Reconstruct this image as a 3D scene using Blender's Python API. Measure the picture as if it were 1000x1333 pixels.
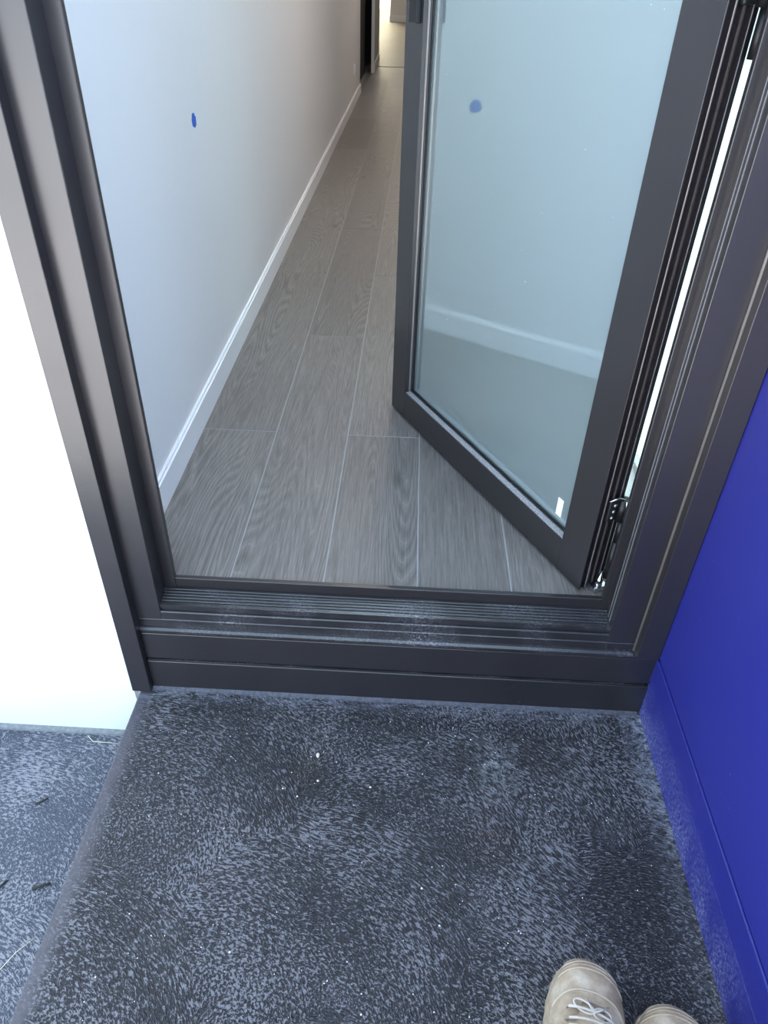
import bpy, bmesh, math, random
from mathutils import Vector, Matrix, noise as mnoise

for o in list(bpy.data.objects):
    bpy.data.objects.remove(o)
scene = bpy.context.scene
C = scene.collection
R = math.radians

# ------------------------------------------------------------------ camera
cam_d = bpy.data.cameras.new('camera')
cam = bpy.data.objects.new('camera', cam_d)
C.objects.link(cam)
cam.location = (0, 0, 1.28)
cam.rotation_euler = (R(53.02), R(-1.48), R(2.648))
cam_d.sensor_fit = 'HORIZONTAL'
cam_d.sensor_width = 36
cam_d.lens = 34.08
cam_d.clip_start = 0.02
cam_d.clip_end = 200
scene.camera = cam

# ------------------------------------------------------------------ world, sun, exposure
world = bpy.data.worlds.new('sky')
scene.world = world
world.use_nodes = True
bgn = world.node_tree.nodes['Background']
bgn.inputs['Color'].default_value = (0.58, 0.765, 1.0, 1)
bgn.inputs['Strength'].default_value = 1.4

sun_d = bpy.data.lights.new('sun', 'SUN')
sun_d.energy = 11.0
sun_d.angle = R(0.6)
sun_d.color = (1.0, 0.95, 0.89)
sun = bpy.data.objects.new('sun', sun_d)
C.objects.link(sun)
sun.rotation_euler = Vector((0.35, 0.5, 1.4)).to_track_quat('Z', 'Y').to_euler()

def area(name, loc, size, energy, color, rot=(0, 0, 0)):
    d = bpy.data.lights.new(name, 'AREA')
    d.shape = 'RECTANGLE'
    d.size, d.size_y = size
    d.energy = energy
    d.color = color
    o = bpy.data.objects.new(name, d)
    C.objects.link(o)
    o.location = loc
    o.rotation_euler = rot
    return o

# unseen fill lights added at the hall ceiling, cool by the door, warm beyond
area('hall_fill_light', (-0.05, 1.95, 2.68), (0.3, 0.3), 6.0, (0.62, 0.82, 1.0))
area('hall_fill_light', (0, 3.9, 2.68), (0.3, 0.3), 6.0, (1.0, 0.88, 0.80))
area('hall_fill_light', (0, 7.6, 2.68), (0.3, 0.3), 5, (1.0, 0.88, 0.80))
area('far_room_light', (-2.0, 22.5, 2.68), (2.0, 2.0), 170, (1.0, 0.88, 0.56))  # stands in for the unseen source that brightens the far room
area('far_hall_fill_light', (-0.2, 15.5, 2.68), (0.4, 0.4), 12, (1.0, 0.90, 0.84))  # added fill for the far hall wall and floor

scene.view_settings.view_transform = 'Standard'
scene.view_settings.look = 'None'
scene.view_settings.gamma = 1
scene.view_settings.use_curve_mapping = False
scene.view_settings.exposure = 1.38

# ------------------------------------------------------------------ node helpers
def new_mat(name):
    m = bpy.data.materials.new(name)
    m.use_nodes = True
    nt = m.node_tree
    return m, nt, nt.nodes['Principled BSDF']

def N(nt, t, **kw):
    n = nt.nodes.new(t)
    for k, v in kw.items():
        if k in n.inputs.keys():
            n.inputs[k].default_value = v
        else:
            setattr(n, k, v)
    return n

def math_n(nt, op, a, b=None, clamp=False):
    n = nt.nodes.new('ShaderNodeMath')
    n.operation = op
    n.use_clamp = clamp
    for i, v in enumerate((a, b)):
        if v is None:
            continue
        if isinstance(v, (int, float)):
            n.inputs[i].default_value = v
        else:
            nt.links.new(v, n.inputs[i])
    return n.outputs[0]

def mixc(nt, fac, a, b, mode='MIX'):
    n = nt.nodes.new('ShaderNodeMix')
    n.data_type = 'RGBA'
    n.blend_type = mode
    for s, v in ((n.inputs[0], fac), (n.inputs[6], a), (n.inputs[7], b)):
        if isinstance(v, (int, float)):
            s.default_value = v
        elif isinstance(v, tuple):
            s.default_value = v if len(v) == 4 else (*v, 1)
        else:
            nt.links.new(v, s)
    return n.outputs[2]

def ramp(nt, fac, stops):
    n = nt.nodes.new('ShaderNodeValToRGB')
    e = n.color_ramp.elements
    while len(e) < len(stops):
        e.new(0.5)
    for el, (p, c) in zip(e, stops):
        el.position = p
        el.color = (c, c, c, 1) if isinstance(c, (int, float)) else (*c, 1)
    nt.links.new(fac, n.inputs[0])
    return n.outputs[0]

def noise_n(nt, vec, scale, detail=3, rough=0.5, dist=0.0):
    n = N(nt, 'ShaderNodeTexNoise', Scale=scale, Detail=detail, Roughness=rough, Distortion=dist)
    if vec is not None:
        nt.links.new(vec, n.inputs['Vector'])
    return n.outputs[0]

def mapping(nt, vec, scale=(1, 1, 1), loc=(0, 0, 0)):
    n = nt.nodes.new('ShaderNodeMapping')
    n.inputs['Scale'].default_value = scale
    n.inputs['Location'].default_value = loc
    nt.links.new(vec, n.inputs[0])
    return n.outputs[0]

def geo_pos(nt):
    return nt.nodes.new('ShaderNodeNewGeometry').outputs['Position']

def bump(nt, bsdf, h, strength=0.3, dist=0.01):
    b = N(nt, 'ShaderNodeBump', Strength=strength, Distance=dist)
    nt.links.new(h, b.inputs['Height'])
    nt.links.new(b.outputs[0], bsdf.inputs['Normal'])

def plain(name, col, rough=0.5, metal=0.0, vary=0.08, vscale=30, bstr=0.0, bscale=200, spec=0.5):
    m, nt, b = new_mat(name)
    pos = geo_pos(nt)
    n = noise_n(nt, pos, vscale, 4)
    lo = tuple(c * (1 - vary) for c in col)
    hi = tuple(min(1, c * (1 + vary)) for c in col)
    nt.links.new(mixc(nt, n, lo, hi), b.inputs['Base Color'])
    b.inputs['Roughness'].default_value = rough
    b.inputs['Metallic'].default_value = metal
    b.inputs['Specular IOR Level'].default_value = spec
    if bstr:
        bump(nt, b, noise_n(nt, pos, bscale, 2), bstr, 0.001)
    return m

# ------------------------------------------------------------------ materials
def frame_material(name='dark_aluminium', base=(0.021, 0.0185, 0.020), dusty=0.0):
    m, nt, b = new_mat(name)
    pos = geo_pos(nt)
    n1 = noise_n(nt, pos, 6, 2, 0.5)
    c = mixc(nt, n1, tuple(x * 0.9 for x in base), tuple(x * 1.12 for x in base))
    if dusty:
        d1 = ramp(nt, noise_n(nt, pos, 260, 3, 0.7), [(0.66 - dusty * 0.25, 0.0), (0.80 - dusty * 0.2, 0.6)])
        d2 = ramp(nt, noise_n(nt, pos, 9, 3), [(0.45, 0.0), (0.75, 0.35 + dusty)])
        c = mixc(nt, math_n(nt, 'MULTIPLY', d1, d2, True), c, (0.30, 0.30, 0.33))
    nt.links.new(c, b.inputs['Base Color'])
    b.inputs['IOR'].default_value = 1.7
    nt.links.new(ramp(nt, n1, [(0.3, 0.27), (0.7, 0.34)]), b.inputs['Roughness'])
    return m

MAT = {}
MAT['frame'] = frame_material()
MAT['frame_dusty'] = frame_material('dark_aluminium_with_grit', (0.018, 0.0165, 0.018), 0.75)
MAT['black'] = plain('black_rubber_and_plastic', (0.008, 0.008, 0.009), 0.45)
MAT['edge'] = plain('black_leaf_edge', (0.012, 0.010, 0.012), 0.32)
MAT['brush'] = plain('brown_brush_seal', (0.055, 0.045, 0.042), 0.8, bstr=0.6, bscale=500)
MAT['strip'] = plain('pale_strip_and_highlight', (0.30, 0.27, 0.25), 0.35, 0.5)  # lighter than the frame; also paints highlights along its edges
MAT['bead'] = plain('bead_satin_grey', (0.16, 0.16, 0.17), 0.4, 0.3)
MAT['chrome'] = plain('chrome', (0.75, 0.75, 0.76), 0.15, 1.0)
MAT['screw'] = plain('zinc_screw', (0.75, 0.75, 0.75), 0.25, 0.9)
MAT['white_wall'] = plain('white_painted_wall', (0.77, 0.765, 0.76), 0.75, vary=0.01, bstr=0.05, bscale=400)
MAT['skirting'] = plain('white_skirting_paint', (0.88, 0.88, 0.88), 0.40, vary=0.01)
MAT['render'] = plain('white_exterior_render', (0.86, 0.87, 0.86), 0.8, vary=0.01, bstr=0.08, bscale=300)
MAT['ceiling'] = plain('white_ceiling_paint', (0.8, 0.8, 0.8), 0.9, vary=0.01)
MAT['room_shade'] = plain('painted_room_shade', (0.02, 0.02, 0.026), 0.6)  # near-black stands in for the unlit doorway and room
MAT['strip_dark'] = plain('floor_transition_bronze', (0.03, 0.026, 0.022), 0.4, 0.4)
MAT['tape'] = plain('blue_masking_tape', (0.03, 0.13, 0.55), 0.7, vary=0.1, vscale=200)
MAT['outlet'] = plain('white_plastic', (0.97, 0.97, 0.98), 0.3, vary=0.0)
MAT['sticker'] = plain('white_sticker_paper', (0.88, 0.92, 0.88), 0.5, vary=0.02)
MAT['joint'] = plain('floor_joint_glint', (0.32, 0.315, 0.31), 0.7, vary=0.1)  # pale colour stands in for glints on the plank bevels
MAT['straw'] = plain('dry_straw', (0.72, 0.66, 0.50), 0.7)
MAT['twig'] = plain('dark_twig', (0.030, 0.028, 0.026), 0.8, vary=0.4, vscale=300)
MAT['pebble'] = plain('pale_pebble', (0.72, 0.60, 0.48), 0.8, vary=0.3, vscale=300)
MAT['speck'] = plain('white_paint_speck', (0.85, 0.85, 0.85), 0.7)
MAT['driveway'] = plain('pale_concrete_driveway', (0.60, 0.58, 0.57), 0.9, vary=0.12, vscale=3)
MAT['sealant'] = plain('gritty_grey_sealant', (0.07, 0.07, 0.085), 0.6, vary=0.95, vscale=120, bstr=1.0, bscale=350)

def dust_material():
    m, nt, b = new_mat('gritty_dust_on_ledge')
    pos = geo_pos(nt)
    n = noise_n(nt, pos, 420, 4, 0.8)
    nt.links.new(mixc(nt, ramp(nt, n, [(0.38, 0), (0.62, 1)]), (0.09, 0.085, 0.09), (0.55, 0.54, 0.55)), b.inputs['Base Color'])
    b.inputs['Roughness'].default_value = 0.85
    bump(nt, b, n, 0.6, 0.002)
    return m
MAT['dust'] = dust_material()

def blue_material():
    m, nt, b = new_mat('ultramarine_painted_boards')
    pos = geo_pos(nt)
    sep = nt.nodes.new('ShaderNodeSeparateXYZ')
    nt.links.new(pos, sep.inputs[0])
    base = mixc(nt, noise_n(nt, pos, 5, 3), (0.018, 0.021, 0.195), (0.022, 0.026, 0.220))
    # chalky splashes low on the wall, thin specks higher
    low = math_n(nt, 'SUBTRACT', 1.0, math_n(nt, 'MULTIPLY', sep.outputs[2], 8.0), True)
    fine = ramp(nt, noise_n(nt, mapping(nt, pos, (1, 0.6, 1)), 240, 4, 0.75), [(0.46, 0.0), (0.66, 0.9)])
    patch = ramp(nt, noise_n(nt, pos, 13, 3), [(0.32, 0.1), (0.58, 1.0)])
    f1 = math_n(nt, 'MULTIPLY', math_n(nt, 'MULTIPLY', fine, patch), low, True)
    sp = ramp(nt, noise_n(nt, pos, 170, 1), [(0.80, 0.0), (0.84, 0.5)])
    f = math_n(nt, 'MAXIMUM', f1, sp)
    nt.links.new(mixc(nt, f, base, (0.42, 0.44, 0.62)), b.inputs['Base Color'])
    b.inputs['Roughness'].default_value = 0.42
    bump(nt, b, noise_n(nt, pos, 120, 3), 0.06, 0.002)
    return m
MAT['blue'] = blue_material()

def glass_material():
    m, nt, b = new_mat('reflective_obscure_glass')
    nt.nodes.remove(b)
    out = nt.nodes['Material Output']
    pos = geo_pos(nt)
    gl = N(nt, 'ShaderNodeBsdfGlossy', Roughness=0.035)
    gl.inputs['Color'].default_value = (0.90, 0.97, 0.97, 1)
    tr = nt.nodes.new('ShaderNodeBsdfTranslucent')
    tr.inputs['Color'].default_value = (0.60, 0.72, 0.73, 1)
    df = nt.nodes.new('ShaderNodeBsdfDiffuse')
    spk = ramp(nt, noise_n(nt, pos, 130, 1), [(0.815, 0.0), (0.84, 1.0)])
    nt.links.new(mixc(nt, spk, (0.36, 0.45, 0.46), (0.9, 0.95, 0.95)), df.inputs['Color'])
    m1 = nt.nodes.new('ShaderNodeMixShader')
    m1.inputs[0].default_value = 0.5
    nt.links.new(tr.outputs[0], m1.inputs[1])
    nt.links.new(df.outputs[0], m1.inputs[2])
    m2 = nt.nodes.new('ShaderNodeMixShader')
    fr = N(nt, 'ShaderNodeFresnel', IOR=1.5)
    f = math_n(nt, 'ADD', math_n(nt, 'MULTIPLY', fr.outputs[0], 0.5), 0.45, True)
    f = math_n(nt, 'SUBTRACT', f, math_n(nt, 'MULTIPLY', spk, 0.4), True)
    nt.links.new(f, m2.inputs[0])
    nt.links.new(m1.outputs[0], m2.inputs[1])
    nt.links.new(gl.outputs[0], m2.inputs[2])
    nt.links.new(m2.outputs[0], out.inputs[0])
    return m
MAT['glass'] = glass_material()

def frosted_material():
    m, nt, b = new_mat('frosted_window_glass')
    nt.nodes.remove(b)
    tr = nt.nodes.new('ShaderNodeBsdfTranslucent')
    tr.inputs['Color'].default_value = (0.41, 0.49, 0.49, 1)
    nt.links.new(tr.outputs[0], nt.nodes['Material Output'].inputs[0])
    return m
MAT['frosted'] = frosted_material()

def wood_material():
    m, nt, b = new_mat('grey_oak_planks')
    tc = nt.nodes.new('ShaderNodeTexCoord')
    oi = nt.nodes.new('ShaderNodeObjectInfo')
    off = N(nt, 'ShaderNodeVectorMath', operation='SCALE')
    comb = nt.nodes.new('ShaderNodeCombineXYZ')
    for i, k in enumerate((37.0, 91.0, 53.0)):
        nt.links.new(math_n(nt, 'MULTIPLY', oi.outputs['Random'], k), comb.inputs[i])
    add = N(nt, 'ShaderNodeVectorMath', operation='ADD')
    nt.links.new(tc.outputs['Object'], add.inputs[0])
    nt.links.new(comb.outputs[0], add.inputs[1])
    v = add.outputs[0]
    # cathedral figure: contour lines of a long stretched field
    fld = noise_n(nt, mapping(nt, v, (7.0, 0.62, 1)), 1.0, 1.5, 0.45, 0.2)
    wob = noise_n(nt, mapping(nt, v, (70, 9, 1)), 1.0, 2)
    fld = math_n(nt, 'ADD', fld, math_n(nt, 'MULTIPLY', wob, 0.016))
    ph = math_n(nt, 'FRACT', math_n(nt, 'MULTIPLY', fld, 44.0))
    line = ramp(nt, ph, [(0.0, 1.0), (0.16, 0.25), (0.55, 0.0), (0.86, 0.3)])
    nt.nodes[-1].color_ramp.interpolation = 'EASE'
    region = ramp(nt, noise_n(nt, mapping(nt, v, (5.0, 0.9, 1), (3, 7, 0)), 1.0, 2), [(0.36, 0.12), (0.60, 1.0)])
    streak = noise_n(nt, mapping(nt, v, (330, 6.5, 1)), 1.0, 3, 0.65)
    pore = ramp(nt, noise_n(nt, mapping(nt, v, (480, 22, 1)), 1.0, 2, 0.6), [(0.50, 0.0), (0.68, 1.0)])
    cloud = noise_n(nt, mapping(nt, v, (9, 1.6, 1), (1, 2, 0)), 1.0, 3)
    base = mixc(nt, cloud, (0.092, 0.080, 0.071), (0.162, 0.144, 0.130))
    base = mixc(nt, math_n(nt, 'MULTIPLY', ramp(nt, streak, [(0.38, 0), (0.62, 1)]), 0.75), base, (0.228, 0.207, 0.191))
    base = mixc(nt, math_n(nt, 'MULTIPLY', pore, 0.35), base, (0.30, 0.278, 0.26))
    lf = math_n(nt, 'MULTIPLY', math_n(nt, 'MULTIPLY', line, region), 0.42)
    base = mixc(nt, lf, base, (0.37, 0.345, 0.325))
    dk = ramp(nt, ph, [(0.25, 0.0), (0.55, 0.22), (0.8, 0.0)])
    base = mixc(nt, math_n(nt, 'MULTIPLY', dk, region), base, (0.030, 0.027, 0.026))
    # small knots
    vor = N(nt, 'ShaderNodeTexVoronoi', Scale=1.0)
    nt.links.new(mapping(nt, v, (5.0, 1.6, 0.0)), vor.inputs['Vector'])
    kn = ramp(nt, vor.outputs['Distance'], [(0.02, 0.55), (0.09, 0.0)])
    base = mixc(nt, kn, base, (0.045, 0.038, 0.034))
    tint = ramp(nt, oi.outputs['Random'], [(0.0, 0.86), (1.0, 1.10)])
    base = mixc(nt, 1.0, base, tint, 'MULTIPLY')
    nt.links.new(base, b.inputs['Base Color'])
    nt.links.new(ramp(nt, streak, [(0.3, 0.36), (0.7, 0.50)]), b.inputs['Roughness'])
    bump(nt, b, math_n(nt, 'ADD', pore, line), 0.12, 0.0008)
    return m
MAT['wood'] = wood_material()

def broom_material(name, edge_x=None, base_lo=(0.009, 0.008, 0.009), base_hi=(0.024, 0.022, 0.025), seed=(0, 0, 0), cell=3.4, stains=True, rough=0.31, fleck=0.66, cut=0.755):
    """dark sealed concrete, brushed in overlapping fans"""
    m, nt, b = new_mat(name)
    pos = geo_pos(nt)
    flat = mapping(nt, pos, (1, 1, 0), seed)
    wn = N(nt, 'ShaderNodeTexNoise', Scale=5.0, Detail=2.0)
    nt.links.new(flat, wn.inputs['Vector'])
    wob = N(nt, 'ShaderNodeVectorMath', operation='MULTIPLY_ADD')
    nt.links.new(wn.outputs['Color'], wob.inputs[0])
    wob.inputs[1].default_value = (0.22, 0.22, 0)
    nt.links.new(flat, wob.inputs[2])
    vor = N(nt, 'ShaderNodeTexVoronoi', Scale=cell)
    nt.links.new(wob.outputs[0], vor.inputs['Vector'])
    rel = N(nt, 'ShaderNodeVectorMath', operation='SUBTRACT')
    nt.links.new(flat, rel.inputs[0])
    nt.links.new(vor.outputs['Position'], rel.inputs[1])
    sh = N(nt, 'ShaderNodeVectorMath', operation='ADD')
    nt.links.new(rel.outputs[0], sh.inputs[0])
    sh.inputs[1].default_value = (0.26, 0.34, 0)
    sp = nt.nodes.new('ShaderNodeSeparateXYZ')
    nt.links.new(sh.outputs[0], sp.inputs[0])
    rad = N(nt, 'ShaderNodeVectorMath', operation='LENGTH')
    nt.links.new(sh.outputs[0], rad.inputs[0])
    ang = math_n(nt, 'ARCTAN2', sp.outputs[1], sp.outputs[0])
    cv = nt.nodes.new('ShaderNodeCombineXYZ')
    nt.links.new(math_n(nt, 'MULTIPLY', rad.outputs['Value'], 300.0), cv.inputs[0])
    nt.links.new(math_n(nt, 'MULTIPLY', ang, 27.0), cv.inputs[1])
    strokes = noise_n(nt, cv.outputs[0], 1.0, 2, 0.55, 0.6)
    grain = noise_n(nt, flat, 300, 3, 0.6)
    big = noise_n(nt, flat, 4.0, 3)
    pr = ramp(nt, noise_n(nt, flat, 5.5, 2), [(0.30, 0.75), (0.65, 1.0)])
    hgt = math_n(nt, 'ADD', math_n(nt, 'MULTIPLY', strokes, math_n(nt, 'MULTIPLY', pr, 1.1)), math_n(nt, 'MULTIPLY', grain, 0.45))
    crest_glint = ramp(nt, hgt, [(cut, 0.0), (cut + 0.08, 1.0)])
    cv2 = nt.nodes.new('ShaderNodeCombineXYZ')
    nt.links.new(math_n(nt, 'MULTIPLY', rad.outputs['Value'], 480.0), cv2.inputs[0])
    nt.links.new(math_n(nt, 'MULTIPLY', ang, 34.0), cv2.inputs[1])
    thin = ramp(nt, noise_n(nt, cv2.outputs[0], 1.0, 2, 0.6, 0.4), [(0.58, 0.0), (0.68, 1.0)])
    crest_glint = math_n(nt, 'MAXIMUM', math_n(nt, 'MULTIPLY', crest_glint, 0.8), math_n(nt, 'MULTIPLY', thin, 0.75))
    col = mixc(nt, big, base_lo, base_hi)
    col = mixc(nt, math_n(nt, 'MULTIPLY', crest_glint, fleck), col, (0.34, 0.335, 0.365))  # pale colour on the crests paints in glints of the glossy coating
    if stains:
        st = ramp(nt, noise_n(nt, mapping(nt, flat, (1, 0.7, 1), (5.3, 2.1, 0)), 7.0, 4, 0.6), [(0.60, 0.0), (0.72, 0.5)])
        st = math_n(nt, 'MULTIPLY', st, ramp(nt, grain, [(0.45, 0.0), (0.62, 1.0)]))
        col = mixc(nt, math_n(nt, 'MULTIPLY', st, 0.5), col, (0.30, 0.31, 0.33))
    px = nt.nodes.new('ShaderNodeSeparateXYZ')
    nt.links.new(pos, px.inputs[0])
    if stains:
        # a chalky scuff and a rusty one on the right half of the slab
        for (sx, sy, sr, sc, amt) in ((0.221, 0.862, 0.055, (0.42, 0.44, 0.46), 0.62), (0.200, 0.725, 0.050, (0.10, 0.05, 0.035), 0.5), (-0.155, 0.840, 0.045, (0.13, 0.11, 0.08), 0.5)):
            dv = N(nt, 'ShaderNodeVectorMath', operation='DISTANCE')
            nt.links.new(mapping(nt, pos, (1, 0.6, 0)), dv.inputs[0])
            dv.inputs[1].default_value = (sx, sy * 0.6, 0)
            wd = math_n(nt, 'ADD', dv.outputs['Value'], math_n(nt, 'MULTIPLY', math_n(nt, 'SUBTRACT', noise_n(nt, flat, 28, 3), 0.5), 0.06))
            fall = math_n(nt, 'SUBTRACT', 1.0, math_n(nt, 'DIVIDE', wd, sr), True)
            tex = ramp(nt, noise_n(nt, flat, 60, 6, 0.8), [(0.47, 0.0), (0.62, 1.0)])
            col = mixc(nt, math_n(nt, 'MULTIPLY', math_n(nt, 'MULTIPLY', fall, tex), amt, True), col, sc)
    bstr = 1.0
    bn = N(nt, 'ShaderNodeBump', Strength=1.0, Distance=0.0065)
    nt.links.new(hgt, bn.inputs['Height'])
    if edge_x is not None:
        # smooth trowelled margin along the free edge, satin sheen painted in; splashed margin along the blue boards
        dx = math_n(nt, 'SUBTRACT', px.outputs[0], edge_x)
        w = math_n(nt, 'ADD', dx, math_n(nt, 'MULTIPLY', math_n(nt, 'SUBTRACT', noise_n(nt, flat, 40, 4, 0.7), 0.5), 0.05))
        mk = ramp(nt, math_n(nt, 'MULTIPLY', w, 10.0), [(0.12, 0.0), (0.40, 1.0)])
        nt.links.new(math_n(nt, 'ADD', math_n(nt, 'MULTIPLY', mk, 0.78), 0.07), bn.inputs['Strength'])
        col = mixc(nt, math_n(nt, 'MULTIPLY', math_n(nt, 'SUBTRACT', 1.0, mk), 0.8), col, (0.085, 0.08, 0.092))
        rx = math_n(nt, 'MULTIPLY', math_n(nt, 'SUBTRACT', px.outputs[0], 0.485), 20.0, True)
        ry = ramp(nt, px.outputs[1], [(0.62, 0.12), (0.98, 0.9)])
        ws = math_n(nt, 'MULTIPLY', math_n(nt, 'MULTIPLY', rx, ry), ramp(nt, noise_n(nt, flat, 70, 5, 0.75), [(0.42, 0.0), (0.62, 1.0)]))
        col = mixc(nt, ws, col, (0.40, 0.42, 0.50))
        fx = math_n(nt, 'MULTIPLY', math_n(nt, 'SUBTRACT', px.outputs[1], 0.975), 28.0, True)
        wf = math_n(nt, 'MULTIPLY', math_n(nt, 'MULTIPLY', fx, ramp(nt, noise_n(nt, mapping(nt, flat, (0.25, 1, 1)), 90, 5, 0.75), [(0.45, 0.0), (0.66, 1.0)])), 0.6)
        col = mixc(nt, wf, col, (0.34, 0.35, 0.42))
    nt.links.new(col, b.inputs['Base Color'])
    nt.links.new(bn.outputs[0], b.inputs['Normal'])
    b.inputs['Roughness'].default_value = rough
    b.inputs['Specular IOR Level'].default_value = 0.36
    return m

def boot_material():
    m, nt, b = new_mat('scuffed_tan_nubuck')
    tc = nt.nodes.new('ShaderNodeTexCoord').outputs['Object']
    n1 = noise_n(nt, tc, 26, 5, 0.65)
    n2 = noise_n(nt, tc, 90, 4, 0.7)
    col = ramp(nt, n1, [(0.30, (0.30, 0.215, 0.14)), (0.52, (0.46, 0.355, 0.25)), (0.75, (0.66, 0.57, 0.46))])
    dirt = ramp(nt, n2, [(0.62, 0.0), (0.72, 0.7)])
    col = mixc(nt, dirt, col, (0.20, 0.15, 0.115))
    nt.links.new(col, b.inputs['Base Color'])
    b.inputs['Roughness'].default_value = 0.62
    bump(nt, b, n2, 0.25, 0.002)
    return m
MAT['boot'] = boot_material()
MAT['boot_sole'] = plain('tan_rubber_sole', (0.40, 0.31, 0.22), 0.7, vary=0.3, vscale=60)
MAT['boot_pale'] = plain('pale_boot_stitching', (0.50, 0.41, 0.31), 0.7, vary=0.2, vscale=80)
MAT['lace'] = plain('pale_bootlace', (0.58, 0.51, 0.43), 0.8, vary=0.2, vscale=150)
MAT['boot_dark'] = plain('dark_boot_opening', (0.05, 0.04, 0.035), 0.9)

# ------------------------------------------------------------------ mesh helpers
def link(name, me, mat, parent=None, smooth=False):
    o = bpy.data.objects.new(name, me)
    C.objects.link(o)
    if mat is not None:
        me.materials.append(mat)
    if parent is not None:
        o.parent = parent
    if smooth:
        for p in me.polygons:
            p.use_smooth = True
    return o

def finish(bm, name):
    bmesh.ops.recalc_face_normals(bm, faces=bm.faces)
    me = bpy.data.meshes.new(name)
    bm.to_mesh(me)
    bm.free()
    return me

def box_mesh(name, lo, hi, bev=0.0, seg=1):
    bm = bmesh.new()
    bmesh.ops.create_cube(bm, size=1)
    for v in bm.verts:
        v.co = Vector([lo[i] if v.co[i] < 0 else hi[i] for i in range(3)])
    if bev:
        bmesh.ops.bevel(bm, geom=list(bm.edges), offset=bev, segments=seg, affect='EDGES', profile=0.5)
    return finish(bm, name)

def box(name, lo, hi, mat, parent=None, bev=0.0, seg=1):
    return link(name, box_mesh(name, lo, hi, bev, seg), mat, parent)

def prism(name, pts, axis, a0, a1, mat, parent=None):
    """closed polygon extruded along an axis. axis 'x': pts are (y,z); axis 'z': pts are (x,y)"""
    bm = bmesh.new()
    def mk(p, a):
        return (a, p[0], p[1]) if axis == 'x' else (p[0], a, p[1]) if axis == 'y' else (p[0], p[1], a)
    v0 = [bm.verts.new(mk(p, a0)) for p in pts]
    v1 = [bm.verts.new(mk(p, a1)) for p in pts]
    n = len(pts)
    for i in range(n):
        bm.faces.new((v0[i], v0[(i + 1) % n], v1[(i + 1) % n], v1[i]))
    bm.faces.new(v0)
    bm.faces.new(v1)
    return link(name, finish(bm, name), mat, parent)

def tube_mesh(name, pts, radii, seg=8, caps=True):
    bm = bmesh.new()
    rings = []
    pts = [Vector(p) for p in pts]
    for i, p in enumerate(pts):
        t = (pts[min(i + 1, len(pts) - 1)] - pts[max(i - 1, 0)]).normalized()
        up = Vector((0, 0, 1)) if abs(t.z) < 0.9 else Vector((1, 0, 0))
        a = t.cross(up).normalized()
        bb = t.cross(a).normalized()
        r = radii[i] if isinstance(radii, (list, tuple)) else radii
        rings.append([bm.verts.new(p + (a * math.cos(2 * math.pi * k / seg) + bb * math.sin(2 * math.pi * k / seg)) * r) for k in range(seg)])
    for A, B in zip(rings, rings[1:]):
        for k in range(seg):
            bm.faces.new((A[k], A[(k + 1) % seg], B[(k + 1) % seg], B[k]))
    if caps:
        bm.faces.new(rings[0])
        bm.faces.new(rings[-1])
    return finish(bm, name)

def tube(name, pts, radii, mat, parent=None, seg=8):
    return link(name, tube_mesh(name, pts, radii, seg), mat, parent, True)

def empty(name, loc=(0, 0, 0), rz=0.0):
    o = bpy.data.objects.new(name, None)
    C.objects.link(o)
    o.location = loc
    o.rotation_euler = (0, 0, rz)
    o.empty_display_size = 0.05
    return o

def tag(o, label=None, cat=None, kind=None, group=None):
    if label: o['label'] = label
    if cat: o['category'] = cat
    if kind: o['kind'] = kind
    if group: o['group'] = group
    return o

ZF = 0.255           # hall floor level above the porch slab
HALL_END = 10.62     # transition strip

# ------------------------------------------------------------------ ground and slab
MAT['slab'] = broom_material('brushed_black_concrete', edge_x=-0.5475)
MAT['low'] = broom_material('brushed_paving_painted_reflection', None, (0.050, 0.056, 0.076), (0.080, 0.090, 0.118), (3.1, 1.7, 0), 3.0, False, 0.30, 1.0, 0.71)  # slab coating again, lightened to paint in the white wall's reflection

slab = box('porch_slab', (-0.5475, -0.15, -0.17), (0.545, 1.04, 0.0), MAT['slab'], None, 0.004, 2)
tag(slab, 'raised black brushed concrete porch slab in front of the doorway', None, 'structure')
seal = prism('sealant_bead', [(1.012, -0.002), (1.0135, 0.002), (1.016, 0.004), (1.0195, 0.0075), (1.022, -0.002)], 'x', -0.52, 0.531, MAT['sealant'])
seal.parent = slab

low = box('ground', (-5.0, 0.12, -0.32), (-0.5475, 1.10, -0.155), MAT['low'])
tag(low, 'lower dark brushed paving beside the porch slab, under the white wall', None, 'structure')
lip = prism('joint_strip', [(1.0, -0.156), (1.002, -0.150), (1.013, -0.146), (1.013, -0.156)], 'x', -5.0, -0.5476, plain('weathered_joint_filler', (0.20, 0.21, 0.21), 0.8, vary=0.5, vscale=120))
lip.parent = low
drive = prism('driveway', [(-30, -40), (30, -40), (30, -0.15), (-0.5475, -0.15), (-0.5475, 0.12), (-30, 0.12)], 'z', -0.34, -0.175, MAT['driveway'])
tag(drive, 'pale concrete driveway in the sun in front of the house', None, 'structure')
side = box('side_yard', (0.78, -0.15, -0.34), (30, 40, -0.18), MAT['driveway'])
tag(side, 'pale concrete side yard along the house', None, 'structure')

# ------------------------------------------------------------------ building shell
wf = box('wall_front', (-5.0, 1.012, -0.30), (-0.5615, 1.16, 3.0), MAT['render'])
tag(wf, 'white rendered outside wall left of the door frame', None, 'structure')
wa = box('wall_above_door', (-0.5615, 1.012, 2.45), (0.5405, 1.16, 3.0), MAT['render'])
tag(wa, 'white rendered wall above the door frame', None, 'structure')

wc = box('wall_corner', (0.5405, 1.031, -0.30), (1.0, 1.16, 3.0), MAT['render'])  # unseen piece added to keep the sun off the boots
tag(wc, 'white rendered wall piece right of the door frame, added out of view to block the sun', None, 'structure')

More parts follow.
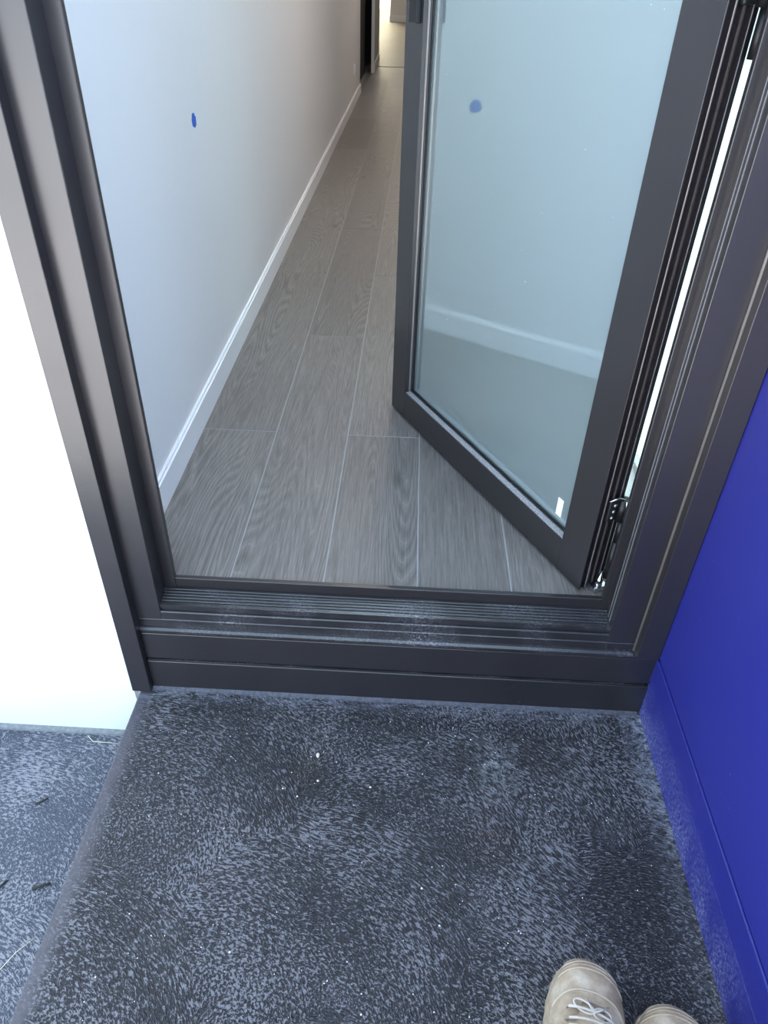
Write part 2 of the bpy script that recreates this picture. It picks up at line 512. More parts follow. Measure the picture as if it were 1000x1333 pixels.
# left hall wall runs very slightly off the door axis: X = -0.5525 at Y=1.16 to -0.6005 at Y=8.3
def wall_x(y):
    return -0.5525 - (y - 1.16) * (0.0455 / 7.14)
def skew_wall(name, y0, y1, z0, z1, t, mat, off=0.0, parent=None):
    pts = [(wall_x(y0) + off, y0), (wall_x(y1) + off, y1), (wall_x(y1) + off - t, y1), (wall_x(y0) + off - t, y0)]
    return prism(name, pts, 'z', z0, z1, mat, parent)
wl = tag(skew_wall('wall_left', 1.16, 8.30, 0.20, 2.7, 0.15, MAT['white_wall']), 'white painted left hall wall', None, 'structure')
wl2 = tag(skew_wall('wall_left', 9.94, 11.23, 0.20, 2.7, 0.03, MAT['white_wall'], 0.056), 'short piece of white hall wall past the dark doorway', None, 'structure')
bl = tag(skew_wall('baseboard_left', 1.16, 8.30, ZF, ZF + 0.072, 0.02, MAT['skirting'], 0.0115), 'white skirting board along the left hall wall', None, 'structure')
skew_wall('top_bevel', 1.16, 8.30, ZF + 0.072, ZF + 0.079, 0.02, MAT['skirting'], 0.007).parent = bl
bl2 = tag(skew_wall('baseboard_left', 9.94, 11.24, ZF, ZF + 0.10, 0.02, MAT['skirting'], 0.064), 'white skirting on the short far wall piece', None, 'structure')
# right hall wall; its frosted window is assumed, added to brighten the hinge gap
XR = 0.535
WY0, WY1, WZ0, WZ1 = 1.26, 1.98, 0.285, 2.30
for i, (lo, hi) in enumerate((((XR, 1.1605, 0.20), (XR + 0.2, WY0, 2.7)), ((XR, WY1, 0.20), (XR + 0.2, 19.6, 2.7)),
                              ((XR, WY0, 0.20), (XR + 0.2, WY1, WZ0)), ((XR, WY0, WZ1), (XR + 0.2, WY1, 2.7)))):
    w = box('wall_right', lo, hi, MAT['white_wall'])
    tag(w, 'white painted right hall wall behind the open door', None, 'structure')
    if i == 0: wr = w
    else: w.parent = wr; w.name = 'wall_piece'
win = empty('window_1', (XR + 0.10, WY0, WZ0))
tag(win, 'assumed frosted side window behind the open door, added to brighten the hinge gap', None, 'structure')
def wbox(name, lo, hi, mat):
    o = box(name, lo, hi, mat)
    o.parent = win
    o.matrix_parent_inverse = Matrix.Translation(-Vector(win.location))
    return o
wbox('window_pane', (XR + 0.06, WY0 + 0.02, WZ0 + 0.02), (XR + 0.064, WY1 - 0.02, WZ1 - 0.02), MAT['frosted'])
for lo, hi in (((XR + 0.045, WY0, WZ0), (XR + 0.085, WY0 + 0.02, WZ1)), ((XR + 0.045, WY1 - 0.02, WZ0), (XR + 0.085, WY1, WZ1)),
               ((XR + 0.045, WY0 + 0.02, WZ0), (XR + 0.085, WY1 - 0.02, WZ0 + 0.02)), ((XR + 0.045, WY0 + 0.02, WZ1 - 0.02), (XR + 0.085, WY1 - 0.02, WZ1))):
    wbox('window_frame', lo, hi, MAT['skirting'])
ceil = tag(box('ceiling', (-5, 1.10, 2.7), (0.78, 27, 2.9), MAT['ceiling']), 'white hall ceiling and roof', None, 'structure')

# side room through the left doorway, its darkness painted on walls and a sheet
tag(box('wall_side_room', (-2.4, 11.2, 0.2), (-0.615, 11.23, 2.7), MAT['room_shade']), 'end wall of the side room, painted near-black for its shade', None, 'structure')
tag(box('wall_side_room', (-2.5, 8.0, 0.2), (-2.4, 11.23, 2.7), MAT['room_shade']), 'back wall of the side room, painted near-black for its shade', None, 'structure')
tag(box('wall_side_room', (-2.4, 8.0, 0.2), (-0.75, 8.03, 2.7), MAT['room_shade']), 'near wall of the side room, painted near-black for its shade', None, 'structure')
d2 = empty('doorway_2', (-0.60, 9.94, ZF))
tag(d2, 'doorway to the side room at the far end of the hall, filled by a sheet painted as shade', None, 'structure')
lf = skew_wall('doorway_shade_sheet', 8.33, 9.90, ZF + 0.008, 2.3, 0.04, MAT['room_shade'], -0.05)  # near-black sheet standing in for the shade inside the doorway
lf.parent = d2
lf.matrix_parent_inverse = Matrix.Translation(-Vector(d2.location))
tr = skew_wall('door_jamb', 9.90, 9.96, ZF, 2.35, 0.034, MAT['skirting'], 0.058)
tr.parent = d2
tr.matrix_parent_inverse = Matrix.Translation(-Vector(d2.location))

# far room
tag(box('wall_far', (-0.745, 19.6, 0.2), (1.5, 19.75, 2.7), MAT['white_wall']), 'grey white wall closing the far end of the hall', None, 'structure')
tag(box('baseboard_far', (-0.755, 19.585, ZF), (1.5, 19.6, ZF + 0.13), MAT['skirting']), 'white skirting at the foot of the far hall wall', None, 'structure')
tag(box('wall_back', (-5, 25.0, 0.2), (1.5, 25.15, 2.7), MAT['white_wall']), 'brightly lit wall of the far room', None, 'structure')
tag(box('baseboard_back', (-5, 24.985, ZF), (1.5, 25.0, ZF + 0.20), MAT['skirting']), 'white skirting in the brightly lit far room', None, 'structure')
tag(box('wall_outer', (-5, 1.16, -0.3), (-4.85, 25.0, 2.7), MAT['white_wall']), 'outer left wall of the house', None, 'structure')
tag(box('wall_room', (-4.85, 11.23, 0.2), (-0.77, 11.33, 2.7), MAT['white_wall']), 'room wall behind the short far wall piece', None, 'structure')

# ------------------------------------------------------------------ hall floor of separate planks
floor = box('floor', (-4.85, 1.098, 0.12), (XR + 0.2, 25.0, ZF - 0.0006), MAT['joint'])
tag(floor, 'grey oak plank floor of the hall', None, 'structure')
joints = [-0.5395, -0.345, -0.1505, 0.0440, 0.2385, 0.4330, 0.535]
PL = 1.2730
cache = {}
GAP = 0.0013
def plank(x0, x1, y0, y1):
    w, l = round(x1 - x0 - 2 * GAP, 4), round(y1 - y0 - 2 * GAP, 4)
    if w < 0.01 or l < 0.02: return
    k = (w, l)
    if k not in cache:
        me = box_mesh('plank', (-w / 2, -l / 2, -0.004), (w / 2, l / 2, 0.0), 0.0008)
        me.materials.append(MAT['wood'])
        cache[k] = me
    o = bpy.data.objects.new('plank', cache[k])
    C.objects.link(o)
    o.location = ((x0 + x1) / 2, (y0 + y1) / 2, ZF)
    o.parent = floor
for r in range(len(joints)):
    if r == 0:
        continue
    elif r == 1:
        x0, x1 = -0.62, joints[1]
    else:
        x0, x1 = joints[r - 1], joints[r]
    phase = 1.703 if r % 2 == 1 else 2.352
    y = phase - 2 * PL
    while y < HALL_END:
        a, b_ = max(y, 1.100), min(y + PL, HALL_END)
        if b_ > a:
            plank(x0, x1, a, b_)
        y += PL
ff = box('plank_field', (-4.85, HALL_END + 0.03, ZF - 0.0003), (XR, 25.0, ZF), MAT['wood'])
ff.parent = floor
ff['kind'] = 'stuff'
box('transition_strip', (-0.62, HALL_END - 0.005, ZF - 0.003), (XR, HALL_END + 0.04, ZF + 0.004), MAT['strip_dark'], None, 0.0015).parent = floor

# ------------------------------------------------------------------ door frame
fr = empty('trim_1', (0, 1.03, 0))
tag(fr, 'dark aluminium door frame with ridged sill and two sill boards', None, 'structure')
def fbox(name, lo, hi, mat='frame', bev=0.0012, seg=2):
    o = box(name, lo, hi, MAT[mat], None, bev, seg)
    o.parent = fr
    o.matrix_parent_inverse = Matrix.Translation(-Vector(fr.location))
    return o
def fprism(name, pts, a0, a1, mat='frame', axis='x'):
    o = prism(name, pts, axis, a0, a1, MAT[mat])
    o.parent = fr
    o.matrix_parent_inverse = Matrix.Translation(-Vector(fr.location))
    return o
TOP = 2.45
# left side: outer casing, jamb, stop
fbox('casing', (-0.5615, 1.005, 0.003), (-0.5205, 1.045, TOP))
fbox('jamb', (-0.535, 1.0295, 0.186), (-0.472, 1.080, TOP - 0.041))
fbox('door_stop', (-0.480, 1.077, 0.246), (-0.4485, 1.0885, TOP - 0.08))
fbox('jamb_back', (-0.5525, 1.080, 0.10), (-0.476, 1.155, TOP - 0.05))
# right side
fbox('casing', (0.4855, 1.005, 0.187), (0.5300, 1.045, TOP), seg=3)
fbox('jamb', (0.4285, 1.0295, 0.186), (0.495, 1.080, TOP - 0.041))
fbox('door_stop', (0.4135, 1.077, 0.246), (0.436, 1.0885, TOP - 0.08))
fbox('jamb_back', (0.4440, 1.080, 0.10), (0.5345, 1.098, TOP - 0.05))
tubeo = link('corner_highlight', tube_mesh('corner_highlight', [(0.4852, 1.0275, 0.187), (0.4852, 1.0275, TOP - 0.05)], 0.0028, 8), MAT['strip'], None, True)  # pale tube painting the highlight at the casing step
tubeo.parent = fr
tubeo.matrix_parent_inverse = Matrix.Translation(-Vector(fr.location))
# fine ribs on the right reveal
for yy in (1.046, 1.058):
    fbox('jamb_rib', (0.4268, yy, 0.247), (0.4287, yy + 0.0016, TOP - 0.08), 'bead', 0.0004, 1)
# head
fbox('head', (-0.5205, 1.005, TOP - 0.04), (0.4855, 1.10, TOP))
fbox('head_stop', (-0.48, 1.077, TOP - 0.08), (0.436, 1.0885, TOP - 0.0405))
# sill
sill_pts = [(1.034, 0.002), (1.034, 0.1745), (1.0205, 0.1755), (1.0205, 0.1800), (1.0255, 0.1835), (1.030, 0.1845), (1.030, 0.2030), (1.0285, 0.2040), (1.0300, 0.2055),
            (1.0300, 0.2240), (1.0315, 0.2265), (1.0365, 0.2265), (1.0365, 0.2345), (1.0330, 0.2350), (1.0330, 0.2430), (1.0390, 0.2440), (1.0410, 0.2415), (1.0780, 0.2500), (1.0970, 0.2500), (1.0970, 0.002)]
fprism('sill', sill_pts, -0.5200, 0.5400, 'frame_dusty')
fbox('sill_stop', (-0.4485, 1.0775, 0.250), (0.4135, 1.0880, 0.2765), 'frame', 0.0012, 2)
for i in range(5):
    y0 = 1.0435 + i * 0.0068
    z0 = 0.2418 + (y0 - 1.041) * 0.2297
    fbox('tread_ridge', (-0.4715, y0, z0 - 0.002), (0.4280, y0 + 0.0032, z0 + 0.0030), 'frame_dusty', 0.0010, 1)
fbox('sill_board', (-0.5203, 1.0215, 0.0955), (0.5400, 1.0335, 0.1700), 'frame', 0.0015, 2)
fbox('sill_board', (-0.5203, 1.0200, 0.0020), (0.5400, 1.0335, 0.0870), 'frame', 0.0015, 2)
for zz in (0.0872, 0.1703):
    fprism('groove_grit', [(1.0235, zz), (1.0235, zz + 0.0030), (1.0338, zz + 0.0045), (1.0338, zz)], -0.519, 0.529, 'frame_dusty')

# ------------------------------------------------------------------ blue boarded wall on the right
bw = empty('wall_blue', (0.53, 0.2, 0))
tag(bw, 'ultramarine blue painted side wall with two skirting boards', None, 'structure')
def bbox(name, lo, hi, bev=0.0015, seg=2):
    o = box(name, lo, hi, MAT['blue'], None, bev, seg)
    o.parent = bw
    o.matrix_parent_inverse = Matrix.Translation(-Vector(bw.location))
    return o
bbox('wall_panel', (0.5310, -3.2, 0.1875), (0.78, 1.012, 1.15), 0.003)
bbox('skirting_board', (0.5352, -3.2, 0.1060), (0.76, 1.0300, 0.1715), 0.0015)
bbox('skirting_board', (0.5375, -3.2, 0.0005), (0.76, 1.0300, 0.0990), 0.0015)
bbox('ledge', (0.5305, -3.2, 0.1760), (0.76, 1.012, 0.1815), 0.0022, 2)

# ------------------------------------------------------------------ door leaf, open about sixty degrees
A = (0.3767, 1.1165, 0.263)
leaf = empty('door_1', A, R(-61.15))
tag(leaf, 'dark framed door with pale reflective glass standing open', None, 'structure')
LW, LT, LH = 0.857, 0.055, 2.10     # leaf width, thickness, height; local -x runs to the latch side
SW = 0.0775
def lbox(name, lo, hi, mat='frame', bev=0.0012, parent=None, seg=2):
    return box(name, lo, hi, MAT[mat], parent or leaf, bev, seg)
# hinge stile: front plate, then the dark grooved edge
edge = [(-0.0725, 0.0012), (0.0, 0.0012), (0.0, 0.0125), (-0.006, 0.0125), (-0.006, 0.0165), (0.0, 0.0175), (0.0, 0.0185), (-0.006, 0.0195), (-0.006, 0.0300), (-0.002, 0.0305), (-0.002, 0.0345), (-0.006, 0.035), (-0.006, 0.0455), (0.0, 0.0462), (0.0, LT), (-0.0775, LT), (-0.0775, 0.0012)]
edge = [(-0.0775, 0.0012), (-0.0062, 0.0012), (-0.0062, 0.0120), (0.0, 0.0120), (0.0, 0.0145), (-0.0062, 0.0150), (-0.0062, 0.0285), (-0.003, 0.0290), (-0.003, 0.0335), (-0.0062, 0.0340), (-0.0062, 0.0445), (0.0, 0.0450), (0.0, LT), (-0.0775, LT)]
hs = prism('hinge_stile', edge, 'z', 0.0, LH, MAT['edge'], leaf)
hp = box('stile_face', (-SW, -0.0012, 0.0), (0.0, 0.0012, LH), MAT['frame'], hs, 0.0008, 2)
box('edge_strip', (-0.001, 0.0118, 0.002), (0.0006, 0.0146, LH - 0.002), MAT['strip'], hs, 0.0003)
box('brush_seal', (-0.0035, 0.0292, 0.01), (-0.0010, 0.0333, LH - 0.01), MAT['brush'], hs, 0.0004)
box('edge_strip', (-0.0012, 0.0448, 0.002), (0.0005, 0.0464, LH - 0.002), MAT['bead'], hs, 0.0003)  # paler grey paints the highlight on the back ridge
lbox('latch_stile', (-LW, -0.0012, 0.0), (-LW + SW, LT, LH))
lbox('bottom_rail', (-LW + SW, -0.0012, 0.0), (-SW, LT, 0.0775))
lbox('top_rail', (-LW + SW, -0.0012, LH - 0.0775), (-SW, LT, LH))
gx0, gx1, gz0, gz1 = -LW + SW, -SW, 0.0775, LH - 0.0775
pane = lbox('glass_pane', (gx0 + 0.001, 0.022, gz0 + 0.001), (gx1 - 0.001, 0.028, gz1 - 0.001), 'glass', 0.0)
# glazing beads, each with a step; the lower ledge carries grit
def bead(lo, hi, mat): return lbox('glazing_bead', lo, hi, mat, 0.0008)
bead((gx0, 0.0140, gz0), (gx0 + 0.0035, 0.022, gz1), 'frame')
bead((gx1 - 0.0035, 0.0140, gz0), (gx1, 0.022, gz1), 'frame')
bead((gx0 + 0.0035, 0.0140, gz0), (gx1 - 0.0035, 0.022, gz0 + 0.0035), 'frame')
bead((gx0 + 0.0035, 0.0140, gz1 - 0.0035), (gx1 - 0.0035, 0.022, gz1), 'frame')
lbox('ledge_highlight', (gx0 - 0.0003, 0.009, gz0), (gx0 + 0.0018, 0.0140, gz1), 'strip', 0.0004)  # lighter strip stands in for light reflected off the metal ledge
lbox('ledge_dust', (gx0 + 0.002, 0.0008, gz0 - 0.0006), (gx1 - 0.001, 0.0150, gz0 + 0.0022), 'dust', 0.0006)
for x0, x1, z0, z1 in ((gx0 + 0.0035, gx0 + 0.0065, gz0, gz1), (gx1 - 0.0065, gx1 - 0.0035, gz0, gz1), (gx0 + 0.0065, gx1 - 0.0065, gz0 + 0.0035, gz0 + 0.0065)):
    lbox('gasket', (x0, 0.0180, z0), (x1, 0.0219, z1), 'black', 0.0006)
# glazing sticker
st = lbox('maker_sticker', (-0.136, 0.0213, 0.098), (-0.119, 0.0219, 0.140), 'sticker', 0.0, pane)
# pull handle with plate and lever on the latch stile
hx0, hx1 = -0.822, -0.789
hd = lbox('handle', (hx0, -0.0135, 0.922), (hx1, -0.0012, 1.18), 'black', 0.0015)
box('handle_edge', (hx0 - 0.0008, -0.0130, 0.924), (hx0 + 0.001, -0.003, 1.178), MAT['strip'], hd, 0.0003)
tube('lever', [(-0.8055, -0.012, 1.10), (-0.8055, -0.05, 1.10), (-0.795, -0.058, 1.10), (-0.70, -0.058, 1.10)], [0.009, 0.009, 0.009, 0.008], MAT['black'], hd, 10)
tube('lock_cylinder', [(-0.8055, -0.012, 0.99), (-0.8055, -0.017, 0.99)], 0.009, MAT['chrome'], hd, 12)

# hinges: a plate on the leaf edge, a folding knuckle, a plate on the frame
def hinge(z, foot):
    h = empty('hinge', (0.0, 0.046, z))
    h.parent = leaf
    def hb(name, lo, hi, mat, bev=0.0015): return box(name, lo, hi, MAT[mat], h, bev, 2)
    hb('leaf_plate', (-0.0045, -0.026, 0.0), (0.0065, -0.004, 0.050), 'black', 0.003)
    for k in range(3):
        link('screw', tube_mesh('screw', [(0.0064, -0.0165 + 0.001 * k, 0.010 + k * 0.0145), (0.0086, -0.0165 + 0.001 * k, 0.010 + k * 0.0145)], [0.0042, 0.0028], 10), MAT['screw'], h, True)
    link('knuckle', tube_mesh('knuckle', [(0.0075, 0.006, -0.002), (0.0075, 0.006, 0.049)], 0.0100, 16), MAT['black'], h, True)
    link('knuckle', tube_mesh('knuckle', [(0.0095, 0.012, -0.058), (0.0095, 0.012, -0.002)], 0.0078, 14), MAT['black'], h, True)
    arc = [(0.002, -0.028, 0.048), (0.006, -0.020, 0.053), (0.008, -0.012, 0.055), (0.012, -0.004, 0.0535), (0.017, 0.003, 0.049), (0.018, 0.011, 0.051), (0.017, 0.019, 0.056)]
    link('chrome_link', tube_mesh('chrome_link', arc, [0.0012, 0.0022, 0.0024, 0.0018, 0.0022, 0.0026, 0.0022], 8), MAT['chrome'], h, True)
    link('chrome_link', tube_mesh('chrome_link', [(0.0172, 0.003, 0.049), (0.0178, 0.004, 0.035), (0.0175, 0.004, 0.018)], [0.0034, 0.0022, 0.0008], 8), MAT['chrome'], h, True)
    hb('frame_plate', (0.013, 0.010, -0.066), (0.021, 0.020, -0.003), 'black', 0.002)
    for k in range(4):
        link('screw', tube_mesh('screw', [(0.0206, 0.0130, -0.056 + k * 0.0145), (0.0226, 0.0128, -0.056 + k * 0.0145)], [0.0034, 0.0022], 10), MAT['screw'], h, True)
    if foot:
        link('gap_filler', tube_mesh('gap_filler', [(0.0095, 0.012, -foot), (0.0095, 0.012, -0.056)], 0.0085, 12), MAT['black'], h, True)  # black filler added to darken the gap below the hinge
    return h
hinge(0.172, 0.150)
hinge(0.988, 0.0)
hinge(1.86, 0.0)
# pivot bracket at the foot of the leaf
pv = lbox('pivot_bracket', (-0.006, 0.026, -0.0062), (0.016, 0.062, 0.004), 'chrome', 0.0015)
link('pivot_pin', tube_mesh('pivot_pin', [(0.008, 0.040, 0.003), (0.008, 0.042, 0.022), (0.004, 0.047, 0.038)], [0.009, 0.007, 0.002], 10), MAT['chrome'], pv, True)

# ------------------------------------------------------------------ small things on the hall wall
def patch_mesh(name, pts, t):
    bm = bmesh.new()
    f0 = [bm.verts.new(p) for p in pts]
    f1 = [bm.verts.new((p[0] + t, p[1], p[2])) for p in pts]
    n = len(pts)
    for i in range(n):
        bm.faces.new((f0[i], f0[(i + 1) % n], f1[(i + 1) % n], f1[i]))
    bm.faces.new(f0); bm.faces.new(f1)
    return finish(bm, name)
ty = 2.005
tp = link('tape_piece', patch_mesh('tape_piece', [(0, -0.019, 0.004), (0, -0.016, -0.010), (0, 0.004, -0.017), (0, 0.019, -0.012), (0, 0.020, 0.006), (0, 0.011, 0.010), (0, 0.008, 0.016), (0, -0.010, 0.017)], 0.0006), MAT['tape'])
tp.location = (wall_x(ty), ty, 0.958)
tag(tp, 'small torn piece of blue tape on the left hall wall', 'tape')
ot = empty('wall_outlet', (wall_x(7.48), 7.48, 0.53))
tag(ot, 'white power outlet low on the left hall wall', 'outlet')
box('face_plate', (0, -0.058, -0.037), (0.008, 0.058, 0.037), MAT['outlet'], ot, 0.003, 2)
box('socket', (0.008, -0.045, -0.02), (0.011, -0.008, 0.02), MAT['outlet'], ot, 0.002, 2)
box('socket', (0.008, 0.008, -0.02), (0.011, 0.045, 0.02), MAT['outlet'], ot, 0.002, 2)

# ------------------------------------------------------------------ boots
def boot(name, tip, rz, label, mirror):
    root = empty(name, (tip[0], tip[1], 0.0), rz)
    tag(root, label, 'boot', None, 'pair of tan work boots')
    # local: toe tip at y=0, heel at y=-0.30; inner side sign by mirror
    def lerp(tab, y):
        for (a, va), (b_, vb) in zip(tab, tab[1:]):
            if y <= b_:
                t = (y - a) / (b_ - a)
                t = max(0, min(1, t))
                return va + (vb - va) * t
        return tab[-1][1]
    half = [(0.0, 0.004), (0.004, 0.018), (0.011, 0.0295), (0.024, 0.041), (0.042, 0.0495), (0.065, 0.0545), (0.09, 0.0555), (0.13, 0.053), (0.18, 0.045), (0.23, 0.0395), (0.27, 0.037), (0.292, 0.028), (0.30, 0.01)]
    topz = [(0.0, 0.034), (0.004, 0.043), (0.011, 0.054), (0.024, 0.0655), (0.042, 0.0725), (0.065, 0.0765), (0.09, 0.0815), (0.11, 0.091), (0.14, 0.112), (0.17, 0.135), (0.20, 0.16), (0.30, 0.16)]
    cxs = [(0.0, 0.0), (0.06, 0.004), (0.12, 0.005), (0.18, 0.0), (0.30, -0.002)]
    ys = [0.0, 0.002, 0.005, 0.009, 0.014, 0.02, 0.028, 0.037, 0.047, 0.058, 0.07, 0.083, 0.097, 0.11, 0.125, 0.14, 0.155, 0.17, 0.185, 0.20, 0.22, 0.245, 0.27, 0.285, 0.294, 0.30]
    SEG = 28
    def ring(y, grow=0.0, z0=0.024, zt=None, exp=2.4):
        w = lerp(half, y) + grow
        zt = (lerp(topz, y) if zt is None else zt) + grow
        cx = lerp(cxs, y) * mirror
        out = []
        for k in range(SEG + 1):
            a = math.pi * k / SEG
            c, s = math.cos(a), math.sin(a)
            px = cx + w * math.copysign(abs(c) ** (2 / exp), c)
            pz = z0 + (zt - z0) * (abs(s) ** (2 / exp))
            # soft creases across the vamp
            cr = 0.0016 * math.sin((y + 0.012 * c * c) * 230) * math.exp(-((y - 0.10) / 0.022) ** 2) * s
            # ribs of the toe cap
            rb = 0.0011 * math.sin((y - 0.022 * c * c * 1.0) * 520) * math.exp(-((y - 0.018) / 0.014) ** 2) * s
            nz = 0.0012 * mnoise.noise(Vector((px * 60, y * 60, pz * 60 + mirror * 9)))
            out.append(Vector((px, -y, pz + cr + rb + nz)))
        return out
    def loft(name_, rings, mat, parent, close_bottom=True):
        bm = bmesh.new()
        vs = [[bm.verts.new(p) for p in r] for r in rings]
        for A_, B_ in zip(vs, vs[1:]):
            for k in range(len(A_) - 1):
                bm.faces.new((A_[k], A_[k + 1], B_[k + 1], B_[k]))
            if close_bottom:
                bm.faces.new((A_[-1], A_[0], B_[0], B_[-1]))
        bm.faces.new(vs[0]); bm.faces.new(vs[-1])
        return link(name_, finish(bm, name_), mat, parent, True)
    upper = loft('upper', [ring(y) for y in ys], MAT['boot'], root)
    # sole: outline a little wider than the upper, with lugs along the edge
    bm = bmesh.new()
    for zi, (z, g) in enumerate(((0.0, 0.001), (0.006, 0.0035), (0.020, 0.0045), (0.028, 0.0035))):
        pass
    lv = []
    for z, g in ((0.0008, 0.000), (0.006, 0.0028), (0.020, 0.0035), (0.029, 0.0022)):
        L_, R_ = [], []
        for y in ys:
            w = lerp(half, y) + g
            cx = lerp(cxs, y) * mirror
            yy = -(y - g) if y < 0.02 else -(y + (g if y > 0.285 else 0))
            lug = 0.0012 if (int(y * 90) % 2 == 0 and z < 0.022) else 0
            L_.append(Vector((cx - w - lug, yy, z)))
            R_.append(Vector((cx + w + lug, yy, z)))
        lv.append([bm.verts.new(p) for p in L_ + R_[::-1]])
    for A_, B_ in zip(lv, lv[1:]):
        n = len(A_)
        for k in range(n):
            bm.faces.new((A_[k], A_[(k + 1) % n], B_[(k + 1) % n], B_[k]))
    bm.faces.new(lv[0]); bm.faces.new(lv[-1])
    link('sole', finish(bm, 'sole'), MAT['boot_sole'], root, False)
    # toe cap seam, a raised curved band and its stitching
    def surf(y, frac, lift):
        w = lerp(half, y); zt = lerp(topz, y); cx = lerp(cxs, y) * mirror
        a = math.pi * frac
        c, s = math.cos(a), math.sin(a)
        return Vector((cx + (w + lift) * math.copysign(abs(c) ** (2 / 2.4), c), -y, 0.024 + (zt + lift - 0.024) * abs(s) ** (2 / 2.4)))
    for base_y, bow, rad, mat, nm in ((0.062, 0.030, 0.0019, 'boot_pale', 'toe_seam'), (0.066, 0.030, 0.0010, 'boot', 'stitching'), (0.014, 0.016, 0.0012, 'boot_pale', 'toe_rib'), (0.021, 0.018, 0.0012, 'boot', 'toe_rib'), (0.028, 0.02, 0.0010, 'boot_pale', 'toe_rib')):
        pts = []
        for k in range(25):
            fr_ = 0.12 + 0.76 * k / 24
            pts.append(surf(base_y + bow * (2 * fr_ - 1) ** 2 * 1.6, fr_, 0.0004))
        tube(nm, pts, rad, MAT[mat], upper, 6)
    # tongue, laces
    tg = []
    for k in range(9):
        y = 0.082 + 0.1 * k / 8
        r = []
        for j in range(9):
            f = 0.5 + (0.055 + 0.095 * min(1.0, k / 5)) * (j - 4) / 4
            r.append(surf(y, f, 0.0012 + 0.0035 * math.sin(math.pi * j / 8)))
        tg.append(r)
    bm = bmesh.new()
    vs = [[bm.verts.new(p) for p in r] for r in tg]
    for A_, B_ in zip(vs, vs[1:]):
        for k in range(8):
            bm.faces.new((A_[k], A_[k + 1], B_[k + 1], B_[k]))
    t_ = link('tongue', finish(bm, 'tongue'), MAT['boot'], root, True)
    md = t_.modifiers.new('thick', 'SOLIDIFY'); md.thickness = 0.003
    for i, y in enumerate((0.094, 0.108, 0.124, 0.142, 0.16)):
        pts = [surf(y + (0.006 if (k - 4) * (1 if i % 2 else -1) > 0 else 0) * abs(k - 4) / 4, 0.30 + 0.40 * k / 8, (0.0092, 0.0092, 0.0090, 0.0072, 0.0012)[abs(k - 4)]) for k in range(9)]
        tube('lace', pts, 0.0021, MAT['lace'], root, 6)
    q = surf(0.097, 0.5, 0.0115)
    for ang_, ln, wd_ in ((2.75, 0.030, 0.007), (0.15, 0.026, 0.008)):
        ex, ey = Vector((math.cos(ang_), math.sin(ang_), 0)), Vector((-math.sin(ang_), math.cos(ang_), 0))
        loop = [q + ex * (ln * 0.5 * (1 - math.cos(2 * math.pi * k / 20))) + ey * (wd_ * math.sin(2 * math.pi * k / 20)) + Vector((0, 0, -0.0085 * (0.5 - 0.5 * math.cos(2 * math.pi * k / 20)))) for k in range(21)]
        tube('lace_loop', loop, 0.0016, MAT['lace'], root, 6)
    for ex_, ey_ in ((0.020, 0.016), (-0.012, 0.018)):
        tube('lace_end', [q, q + Vector((ex_ * 0.5, ey_ * 0.4, 0.000)), q + Vector((ex_, ey_, -0.0075))], 0.0015, MAT['lace'], root, 6)
    # ankle shaft with a dark opening
    rings = []
    for z, gx, gy in ((0.10, 0.042, 0.052), (0.125, 0.044, 0.056), (0.15, 0.046, 0.058), (0.172, 0.049, 0.060), (0.180, 0.050, 0.061), (0.181, 0.045, 0.056), (0.150, 0.043, 0.054)):
        rings.append([Vector((gx * math.cos(2 * math.pi * k / 24), -0.235 + gy * math.sin(2 * math.pi * k / 24), z)) for k in range(24)])
    bm = bmesh.new()
    vs = [[bm.verts.new(p) for p in r] for r in rings]
    for A_, B_ in zip(vs, vs[1:]):
        for k in range(24):
            bm.faces.new((A_[k], A_[(k + 1) % 24], B_[(k + 1) % 24], B_[k]))
    bm.faces.new(vs[-1])
    link('ankle_collar', finish(bm, 'ankle_collar'), MAT['boot'], root, True)
    return root
boot('work_boot', (0.333, 0.507), R(-16), 'scuffed tan work boot, the further forward of the two, with pale laces', 1)
boot('work_boot', (0.451, 0.450), R(-16), 'tan work boot beside the blue wall, only its toe showing', -1)

# ------------------------------------------------------------------ bits lying about
def twig(name, a, b_, r, mat, label, cat, group=None, mid=None, seg=6):
    base = Vector(a)
    pts = [Vector(a) - base] + ([Vector(mid) - base] if mid else []) + [Vector(b_) - base]
    o = tube(name, pts, [r] + ([r] if mid else []) + [r * 0.7], MAT[mat], None, seg)
    o.location = base
    return tag(o, label, cat, None, group)
ZL = -0.155
PXL = lambda x, y: (x, y, ZL)
twig('twig', (-0.7366, 0.8203, ZL + 0.0035), (-0.7153, 0.8358, ZL + 0.003), 0.0026, 'twig', 'short dark twig on the lower paving, nearest the white wall', 'twig')
tw = twig('twig', (-0.6681, 0.6487, ZL + 0.004), (-0.6374, 0.6608, ZL + 0.004), 0.0036, 'twig', 'thicker dark twig on the lower paving close to the slab edge', 'twig')
twig('twig', (-0.735, 0.6440, ZL + 0.0035), (-0.7218, 0.6617, ZL + 0.003), 0.0030, 'twig', 'dark twig cut off by the left border of the photo', 'twig')
twig('grass_straw', (-0.6913, 0.9956, ZL + 0.002), (-0.605, 0.9795, ZL + 0.0015), 0.0009, 'straw', 'bent pale straw at the foot of the white wall', 'straw', None, (-0.6732, 0.9802, ZL + 0.002), 5)
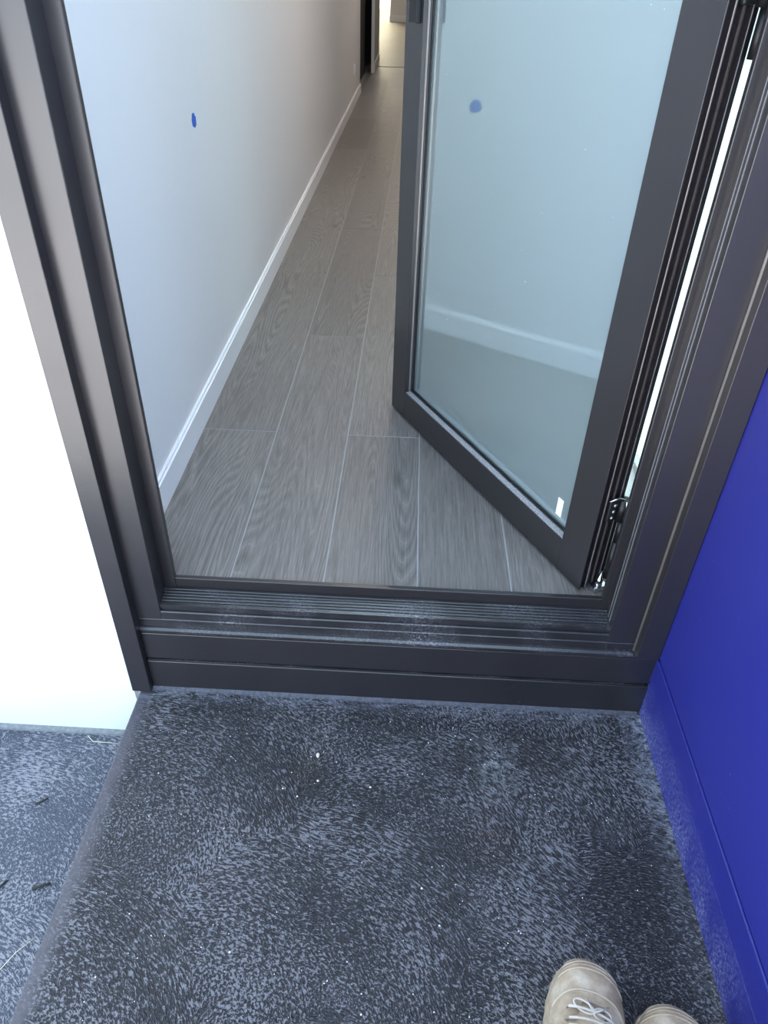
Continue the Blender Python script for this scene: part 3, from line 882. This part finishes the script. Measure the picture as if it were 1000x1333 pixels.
twig('grass_straw', (-0.6700, 0.4990, ZL + 0.002), (-0.6238, 0.5670, ZL + 0.0015), 0.0007, 'straw', 'thin straight straw on the lower paving near the bottom left corner', 'straw', None, (-0.6499, 0.537, ZL + 0.002), 5)
def pebble(name, loc, r, mat, label, sx=1.0, sy=1.0):
    bm = bmesh.new()
    bmesh.ops.create_icosphere(bm, subdivisions=2, radius=r)
    for v in bm.verts:
        k = 1 + 0.25 * mnoise.noise(v.co * (1.6 / r) + Vector((loc[0] * 50, 0, 0)))
        v.co = Vector((v.co.x * k * sx, v.co.y * k * sy, v.co.z * k * 0.6))
    o = link(name, finish(bm, name), MAT[mat], None, True)
    o.location = (loc[0], loc[1], r * 0.45)
    return tag(o, label, 'pebble')
pebble('pebble', (-0.1408, 0.8718), 0.0046, 'pebble', 'tan pebble on the black slab, largest crumb below the sill', 0.8, 1.3)
pebble('pebble', (-0.134, 0.8151), 0.0026, 'pebble', 'smaller tan crumb just below the large pebble on the slab')

# paint specks and grit scattered over the slab: one mass nobody could count
random.seed(7)
bm = bmesh.new()
def fleck(x, y, z, r):
    n = 6
    a0 = random.random() * 6
    top = bm.verts.new((x, y, z + r * 0.7))
    vs = [bm.verts.new((x + r * random.uniform(0.7, 1.1) * math.cos(a0 + 2 * math.pi * k / n), y + r * random.uniform(0.7, 1.1) * math.sin(a0 + 2 * math.pi * k / n), z)) for k in range(n)]
    for k in range(n):
        bm.faces.new((vs[k], vs[(k + 1) % n], top))
    bm.faces.new(vs[::-1])
for _ in range(190):
    fleck(random.uniform(-0.48, 0.50), random.uniform(0.38, 0.99), 0.0, random.uniform(0.0006, 0.0014))
for (x, y, r) in ((-0.0312, 0.8082, 0.0024), (-0.0217, 0.4245, 0.002), (0.07, 0.62, 0.0022), (0.17, 0.93, 0.002), (-0.24, 0.50, 0.0022), (0.10, 0.56, 0.002), (-0.17, 0.78, 0.002), (-0.20, 0.795, 0.0018)):
    fleck(x, y, 0.0, r)
sp_ = link('grit_specks', finish(bm, 'grit_specks'), MAT['speck'])
tag(sp_, 'tiny white paint specks and grit scattered over the black slab', 'grit', 'stuff')
